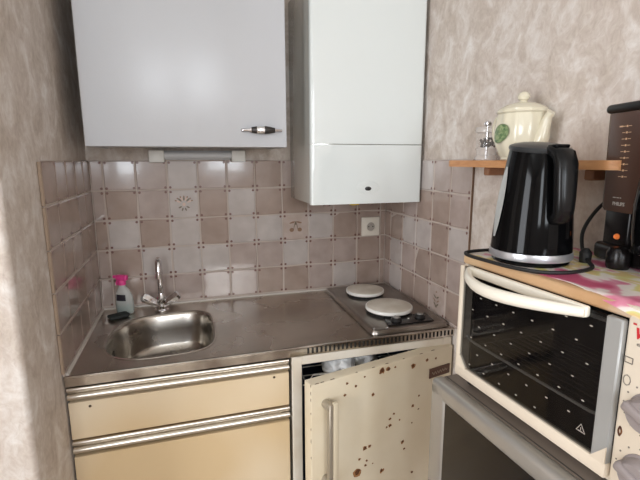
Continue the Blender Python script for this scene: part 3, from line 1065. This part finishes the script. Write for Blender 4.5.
ma = math.radians(-90 + 3.0)
t = thing('microwave', 'silver microwave with a dark window under the mini oven', 'microwave', (.845, -.962, .6845), ma)
MWW, MWH, MWD = .475, .2915, .31
obj('housing', MB().box(.004, MWW - .004, .030, MWD, .012, MWH - .002, .004, 2), 'micro_top', t)
# front frame: rounded upper edge, dark window, control column to the right
fr_ = MB()
fr_.box(0, MWW, .0, .034, MWH - .040, MWH, .011, 4).box(0, MWW, .0, .034, .012, .050, .011, 4)
fr_.box(0, .055, .0, .034, .014, MWH - .002, .011, 4).box(.335, MWW, .0, .034, .014, MWH - .002, .011, 4)
ff = obj('front_frame', fr_, 'micro_silver', t)
obj('window', MB().box(.050, .340, .004, .030, .045, MWH - .037), 'micro_glass', t, label='dark glass window')
obj('top_seam', MB().box(.010, MWW - .010, .0345, .0365, MWH - .0022, MWH - .0012), 'hole_dark', t)
cc = MB()
for z in (.21, .12):
    kb = obj('dial', MB().lathe([(.0, -.016), (.018, -.016), (.020, -.013), (.021, .001)], (.405, 0, z), 24, axis='y'), 'knob_taupe', ff)
obj('door_button', MB().box(.372, .438, -.004, .003, .035, .062, .003, 2), 'micro_silver', ff)
for x in (.03, MWW - .05):
    for y in (.05, MWD - .05):
        obj('foot', MB().lathe([(.012, .0002), (.013, .0125)], (x, y, 0), 12), 'rubber_black', t)

# ------------------------------------------------------------------ mini oven
ZO = .978
t = thing('mini_oven', 'cream mini oven with a glass door standing on the microwave', 'mini oven', (.888, -.996, ZO), ma)
OW, OH, OD, ob = .475, .286, .270, .015
F0 = ob                                  # underside of the shell
shell = MB()
shell.box(.0, .012, .006, OD, F0, OH, .003, 2).box(.352, OW, .0, OD, F0, OH, .005, 3)
shell.box(.010, .354, OD - .012, OD, F0, OH - .004).box(.010, .354, .003, OD, F0, F0 + .012, .002, 1)
sb = obj('shell', shell, 'oven_cream', t)
obj('top_panel', MB().box(.0, OW, .0, OD, OH - .020, OH, .006, 3), 'oven_top_browned', t, label='cream top browned by heat')
cav = MB()
cav.box(.0125, .020, .02, OD - .014, F0 + .013, OH - .021).box(.340, .3515, .02, OD - .014, F0 + .013, OH - .021)
cav.box(.020, .340, OD - .020, OD - .0125, F0 + .013, OH - .021).box(.020, .340, .02, OD - .020, F0 + .0125, F0 + .016).box(.020, .340, .02, OD - .020, OH - .024, OH - .0205)
obj('cavity', cav, 'oven_inside', t)
rk = MB()
for k in range(13):
    y = .03 + k * .017
    rk.tube([(.022, y, .092), (.338, y, .092)], .0014, 6, smooth=False)
rk.tube([(.016, .010, .1095), (.03, .010, .103), (.08, .010, .101), (.28, .010, .100), (.312, .010, .101), (.334, .010, .108)], .0026, 8, mi=1)
rk.tube([(.030, .028, .093), (.030, .24, .093)], .002, 6, smooth=False).tube([(.330, .028, .093), (.330, .24, .093)], .002, 6, smooth=False)
obj('rack', rk, ['rack_dark', 'rack_wire'], t)
obj('heating_element', MB().tube([(.03, .1, .215), (.33, .1, .215)], .004, 8, smooth=False).tube([(.03, .18, .215), (.33, .18, .215)], .004, 8, smooth=False), 'rack_wire', t)
# door
zd0, zd1 = F0 + .006, OH - .022
dfm = MB()
dfm.box(.003, .352, -.008, .006, zd0, zd0 + .024, .003, 2)            # bottom rail
dfm.box(.003, .014, -.008, .006, zd0 + .020, zd1, .003, 2)            # left upright
for sx, x in ((1, .012), (-1, .350)):                                 # chamfered lower corners
    dfm.prism([(x, zd0 + .020), (x + sx * .026, zd0 + .020), (x, zd0 + .050)], -.0078, .0055, M=Matrix(((1, 0, 0, 0), (0, 0, 1, 0), (0, 1, 0, 0), (0, 0, 0, 1))))
dr = obj('door_frame', dfm, 'oven_cream', t)
obj('side_strip', MB().box(.326, .351, -.0065, .005, zd0 + .022, zd1, .002, 1), 'oven_strip', dr, label='grey strip right of the glass')
gp = MB().box(.0135, .3265, -.004, .000, zd0 + .022, zd1 - .001)
for r in range(7):
    for c in range(7):
        u = .046 + c * .043 + (.0215 if r % 2 else 0)
        v = zd0 + .038 + r * .030
        if u < .318 and not (c >= 5 and r == 0):
            n = 6
            gp.add([(u + .0030 * math.cos(2 * PI * k / n), -.0044, v + .0013 * math.sin(2 * PI * k / n)) for k in range(n)], [tuple(range(n))], 1)
pane = obj('glass', gp, ['oven_glass', 'mark_grey'], dr, label='dark glass pane with pale marks')
tr = MB()
for k in range(3):
    a0, a1 = PI / 2 + 2 * PI * k / 3, PI / 2 + 2 * PI * (k + 1) / 3
    tr.tube([(.306 + .0085 * math.cos(a0), -.0045, .0725 + .0085 * math.sin(a0)), (.306 + .0085 * math.cos(a1), -.0045, .0725 + .0085 * math.sin(a1))], .0005, 5, smooth=False)
tr.box(.3055, .3065, -.0048, -.0042, .0705, .0755).box(.302, .310, -.0048, -.0042, .0685, .0695)
obj('warning_triangle', tr, 'mark_grey', pane)
# bowed handle: mounting strip on top of the door, crescent standing out from it
hm = MB().box(.034, .300, -.013, -.002, zd1 - .014, zd1 + .004, .004, 3)
hpts, hr = [], []
arc = []
for k in range(13):
    u = k / 12
    x = .034 + .262 * u
    bow = math.sin(PI * (u ** .82))
    arc.append((x, -.010 - .050 * bow, zd1 - .006 - .006 * bow))
rings = []
for k, p in enumerate(arc):
    u = k / 12
    rr = .0085 + .003 * math.sin(PI * u)
    q0, q1 = Vector(arc[max(k - 1, 0)]), Vector(arc[min(k + 1, 12)])
    tn = (q1 - q0).normalized()
    sd = tn.cross(Vector((0, 0, 1))).normalized()
    rings.append([Vector(p) + sd * (rr * .8 * math.cos(2 * PI * i / 12)) + Vector((0, 0, 1)) * (rr * 1.0 * math.sin(2 * PI * i / 12)) for i in range(12)])
hm.loft(rings)
obj('handle', hm, 'oven_handle', dr)
# control panel fittings
for i, (z, r) in enumerate(((.148, .028), (.058, .028))):
    kx = .397
    kb = obj('knob', MB().lathe([(.0, -.020), (r * .70, -.020), (r * .80, -.017), (r * .88, -.004), (r, -.002), (r, .001)], (kx, 0, z), 32, axis='y'), 'knob_taupe', sb)
    obj('knob_grip', MB().box(-r * .92, r * .92, -.0255, -.004, -.0075, .0075, .005, 3, M=Matrix.Translation((kx, 0, z)) @ Matrix.Rotation(math.radians(20), 4, 'Y')), 'knob_taupe', kb)
obj('indicator_lamp', MB().lathe([(.0, -.003), (.008, -.003), (.010, 0), (.010, .001)], (.390, 0, .208), 20, axis='y'), 'mark_grey', sb)
FM = Matrix.Rotation(PI / 2, 4, 'X')
lg = MB().text('W', .021, Matrix.Translation((.3625, -.0006, .244)) @ FM, shear=.25, bold=.0006)
lg.box(.3605, .365, -.0009, -.0002, .2615, .2640)
obj('logo', lg, 'logo_red', sb, label='red letter W')
obj('lettering', MB().text('el', .008, Matrix.Translation((.368, -.0006, .234)) @ FM), 'text_grey', sb)
ic = MB()
for a, b_ in (((.355, .206), (.366, .206)), ((.366, .206), (.366, .214)), ((.366, .214), (.355, .214)), ((.355, .214), (.355, .206))):
    ic.tube([(a[0], -.0006, a[1]), (b_[0], -.0006, b_[1])], .0007, 5, smooth=False)
for k in range(8):
    a0, a1 = 2 * PI * k / 8, 2 * PI * (k + 1) / 8
    ic.tube([(.3615 + .005 * math.cos(a0), -.0006, .181 + .0075 * math.sin(a0)), (.3615 + .005 * math.cos(a1), -.0006, .181 + .0075 * math.sin(a1))], .0006, 5, smooth=False)
for kz in (.148, .058):
    for k in range(10):
        a = math.radians(100 + 26 * k)
        ic.lathe([(.0, -.0008), (.0013, -.0006), (.0013, .0002)], (.397 + .036 * math.cos(a), 0, kz + .036 * math.sin(a)), 8, axis='y')
obj('symbols', ic, 'text_grey', sb)
fm = MB().tube([(.361, -.0006, .096), (.3635, -.0006, .103), (.361, -.0006, .110), (.359, -.0006, .103), (.361, -.0006, .096)], .0012, 6)
obj('flame_symbol', fm, 'rust', sb)
for x in (.025, OW - .045):
    for y in (.025, OD - .035):
        obj('foot', MB().lathe([(.011, .0002), (.013, .016)], (x, y, 0), 14), 'rubber_black', t)

# ------------------------------------------------------------------ printed vinyl mat on the oven
mm = MB()
NX, NY = 60, 34
ss = lambda a, b_, x: (lambda q: q * q * (3 - 2 * q))(min(max((x - a) / (b_ - a), 0), 1))


def mat_pt(i, j, lift):
    x = .012 + (.473 - .012) * i / NX
    y0 = .014 - .022 * ss(.22, .38, x)
    v = j / NY
    y = y0 + (.268 - y0) * v
    z = OH + .0006 + .0012 * (1 + math.sin(x * 60 + y * 25)) * (1 - v) * ss(.18, .30, x)
    if y < .008:
        z -= .9 * (.008 - y)
    return (x, y, z + lift)


vs = [mat_pt(i, j, 0) for i in range(NX + 1) for j in range(NY + 1)] + [mat_pt(i, j, .0009) for i in range(NX + 1) for j in range(NY + 1)]
n_ = (NX + 1) * (NY + 1)
fs = []
for i in range(NX):
    for j in range(NY):
        a = i * (NY + 1) + j
        fs += [(a, a + NY + 1, a + NY + 2, a + 1), (n_ + a, n_ + a + 1, n_ + a + NY + 2, n_ + a + NY + 1)]
for i in range(NX):
    for j in (0, NY):
        a, b_ = i * (NY + 1) + j, (i + 1) * (NY + 1) + j
        fs.append((a, b_, n_ + b_, n_ + a))
for j in range(NY):
    for i in (0, NX):
        a, b_ = i * (NY + 1) + j, i * (NY + 1) + j + 1
        fs.append((a, b_, n_ + b_, n_ + a))
mm.add(vs, fs)
o = obj('table_mat', mm, 'vinyl_print', angle=60)
o.location = (.888, -.996, ZO)
o.rotation_euler = (0, 0, ma)
tag(o, 'vinyl mat printed in pink, yellow-green and white lying on the mini oven', 'mat')

# ------------------------------------------------------------------ kettle
OVEN = Matrix.Translation((.888, -.996, ZO)) @ Matrix.Rotation(ma, 4, 'Z')
ZK = ZO + OH + .0018
ka = math.radians(-100)
kc = Vector((.9715, -1.0905, ZK))
t = thing('kettle', 'glossy black electric kettle with a silver base ring on the printed mat', 'kettle', kc, ka)
obj('power_base', MB().lathe([(.067, 0), (.069, .003), (.067, .007), (.055, .008)], seg=48), 'kettle_black', t)
obj('base_ring', MB().lathe([(.068, .0085), (.0735, .0095), (.0745, .014), (.0735, .023), (.070, .0245)], seg=56), 'kettle_ring', t, label='silver base ring')


def ksec(tt, z, n=48, grow=0.0):
    rx = .0722 - .0205 * tt + .003 * math.sin(PI * tt) + grow
    ry = .0722 - .0205 * tt + .003 * math.sin(PI * tt) + grow
    cx_ = .004 * tt
    return [(cx_ + rx * math.cos(2 * PI * k / n), ry * math.sin(2 * PI * k / n) + .000 * tt, z - .008 * tt * math.cos(2 * PI * k / n) * .8) for k in range(n)]


KH = .182
rings = [ksec(0, .0235)] + [ksec(k / 14, .026 + KH * k / 14) for k in range(15)]
body = obj('kettle_body', MB().loft(rings), 'kettle_black', t, angle=50)
# small spout lip at the side away from the handle
sp_ = MB()
rings = []
for k in range(8):
    u = k / 7
    z = .170 + .043 * u
    w_ = .005 + .015 * u
    x0 = -.044 + .004 * u
    x1 = x0 - .012 - .009 * u
    rings.append([(x0, -w_, z), (x0 - .006, -w_ * .9, z), (x1, -w_ * .25, z), (x1, w_ * .25, z), (x0 - .006, w_ * .9, z), (x0, w_, z)])
obj('spout', sp_.loft(rings), 'kettle_black', body)
ldm = MB()
ZL = .026 + KH
rings = [ksec(1, ZL + .0005, grow=.001), ksec(1, ZL + .0045, grow=.0022), ksec(1, ZL + .0085, grow=.0005)]
for f_, dz in ((.85, .0035), (.6, .006), (.3, .0072), (.04, .0076)):
    base = ksec(1, ZL + .0085)
    c_ = Vector((.004, 0, ZL + .0085))
    rings.append([c_ + (Vector(p) - c_) * f_ + Vector((0, 0, dz)) for p in base])
ld = obj('lid', ldm.loft(rings), 'kettle_lid', t, label='dark grey lid')
# handle: broad, leaves the lid, runs straight down close to the body and rejoins it low
hp = [(.030, .206), (.056, .208), (.074, .200), (.0815, .184), (.0835, .155), (.085, .130), (.0855, .108), (.083, .095), (.070, .088)]
rings = []
for k, (x, z) in enumerate(hp):
    q0, q1 = hp[max(k - 1, 0)], hp[min(k + 1, len(hp) - 1)]
    tn = Vector((q1[0] - q0[0], 0, q1[1] - q0[1])).normalized()
    nr = Vector((-tn.z, 0, tn.x))
    w_ = (.017, .019, .0195, .0195, .019, .018, .017, .016, .014)[k]
    d_ = (.008, .010, .012, .0125, .0125, .0125, .0125, .0115, .010)[k]
    rg = []
    for i in range(16):
        a = 2 * PI * i / 16
        c_, s_ = math.cos(a), math.sin(a)
        q = (abs(c_) ** 3 + abs(s_) ** 3) ** (-1 / 3)
        rg.append(Vector((x, 0, z)) + nr * (d_ * q * c_) + Vector((0, w_ * q * s_, 0)))
    rings.append(rg)
hk = obj('handle', MB().loft(rings), 'kettle_handle', t, angle=60)
obj('lid_button', MB().box(.046, .070, -.014, .014, .2125, .2185, .003, 3), 'kettle_black', hk)
# water gauge window running up beside the spout
gm = MB()
th0 = math.radians(264)
rings = []
for k in range(11):
    u = k / 10
    tt = .12 + .72 * u
    z = .026 + KH * tt
    hw = .013 * math.sin(PI * min(max(u * .94 + .03, 0), 1)) ** .6
    rx = .0722 - .0205 * tt + .003 * math.sin(PI * tt)
    row = []
    for off in (.0012,):
        for s_ in (-1, -.4, .4, 1):
            a = th0 + s_ * hw / rx
            row.append(((.004 * tt) + (rx + off + (.001 if abs(s_) < .5 else 0)) * math.cos(a), (rx + off + .0005) * math.sin(a), z - .0064 * tt * math.cos(a)))
    rings.append(row)
n_ = 4
gm.add([p for r in rings for p in r], [(i * n_ + j, i * n_ + j + 1, (i + 1) * n_ + j + 1, (i + 1) * n_ + j) for i in range(10) for j in range(3)])
obj('water_gauge', gm, 'gauge', body, label='pale water level window')
# mains lead: round the front edge of the oven and back behind the kettle
loc = [(.030, .190, .2905), (.014, .120, .2905), (.004, .060, .2905), (.003, .022, .2905), (.008, .000, .2902), (.030, -.0085, .2890), (.075, -.008, .2890), (.125, -.006, .2895), (.165, .001, .2906),
       (.192, .020, .2905), (.206, .055, .2905), (.204, .100, .2905), (.192, .130, .2905), (.168, .152, .292), (.138, .170, .306), (.112, .196, .335), (.105, .222, .364), (.110, .250, .394), (.131, .279, .420)]
cb = MB().tube([OVEN @ Vector(p) for p in loc], .0036, 8)
cb.lathe([(.004, -.016), (.010, -.012), (.011, .008), (.005, .016)], OVEN @ Vector((.150, .163, .2985)), 12)
obj('power_lead', cb, 'rubber_black', t, True, label='black mains lead')

# ------------------------------------------------------------------ coffee maker
ca = math.radians(-90 - 12)
t = thing('coffee_maker', 'black filter coffee maker with a brown water tank at the right edge', 'coffee maker', (1.114, -1.111, ZK), ca)
# local x runs along its front towards the viewer's right, y to the wall
obj('base', MB().box(-.008, .215, -.004, .066, 0, .034, .010, 4), 'maker_black', t)
obj('front_knob', MB().lathe([(.017, 0), (.019, .004), (.019, .028), (.015, .037), (.0, .040)], (.088, -.024, 0), 28), 'maker_black', t)
obj('column', MB().box(.006, .070, .004, .062, .030, .100, .006, 3), 'maker_black', t)
tk = MB()
rings = []
for z, x0, x1, y0, y1 in ((.096, .000, .098, .000, .064), (.102, -.002, .100, -.003, .066), (.26, -.004, .104, -.006, .068), (.276, -.004, .104, -.006, .068)):
    R = .014
    r = []
    for cx_, cy_, a0 in ((x1 - R, y1 - R, 0), (x0 + R, y1 - R, 90), (x0 + R, y0 + R, 180), (x1 - R, y0 + R, 270)):
        for k in range(6):
            a = math.radians(a0 + 18 * k)
            r.append((cx_ + R * math.cos(a), cy_ + R * math.sin(a), z))
    rings.append(r)
tank = obj('water_tank', MB().loft(rings), 'maker_tank', t, label='translucent brown water tank')
sc = MB()
for k in range(9):
    z = .251 - k * .0112
    yv = -.0062 + .006 * (.286 - z) / .19 * .6 - .0006
    sc.box(.041, .047, yv - .0006, yv + .001, z - .0005, z + .0005).box(.055, .061, yv - .0006, yv + .001, z - .0005, z + .0005)
    sc.box(.0495, .0525, yv - .0006, yv + .001, z - .0017, z + .0017)
    if k == 0:
        sc.box(.033, .041, yv - .0006, yv + .001, z - .0012, z + .0012)
obj('level_marks', sc, 'mark_tan', tank)
tx = MB().text('PHILIPS', .0092, Matrix.Translation((.034, -.0042, .1085)) @ FM, bold=.0001)
tx.text('CAFE', .006, Matrix.Translation((.024, -.0044, .1225)) @ FM) if False else tx.box(.034, .040, -.0048, -.003, .122, .1235).box(.043, .048, -.0048, -.003, .122, .1235).box(.051, .053, -.0048, -.003, .122, .1235)
obj('lettering', tx, 'mark_grey', tank)
obj('top_lid', MB().box(-.006, .215, -.010, .070, .276, .293, .008, 3).box(.105, .215, -.010, .066, .205, .280, .010, 3), 'maker_lid', t)
obj('switch_lamp', MB().lathe([(.0, -.004), (.004, -.003), (.0055, .0), (.0055, .002)], (.046, .002, .050), 16, axis='y'), 'pilot_lamp', t, label='small glowing amber switch')

t = thing('coffee_jug', 'black coffee jug standing in the coffee maker at the picture edge', 'jug', (1.083, -1.258, ZK + .0345), ca)
obj('jug_body', MB().lathe([(.036, 0), (.042, .004), (.046, .040), (.047, .085), (.043, .125), (.036, .150), (.033, .158)], (0, 0, 0), 36), 'kettle_black', t)
obj('jug_lid', MB().lathe([(.034, .158), (.036, .161), (.034, .169), (.0, .171)], (0, 0, 0), 32), 'maker_lid', t)
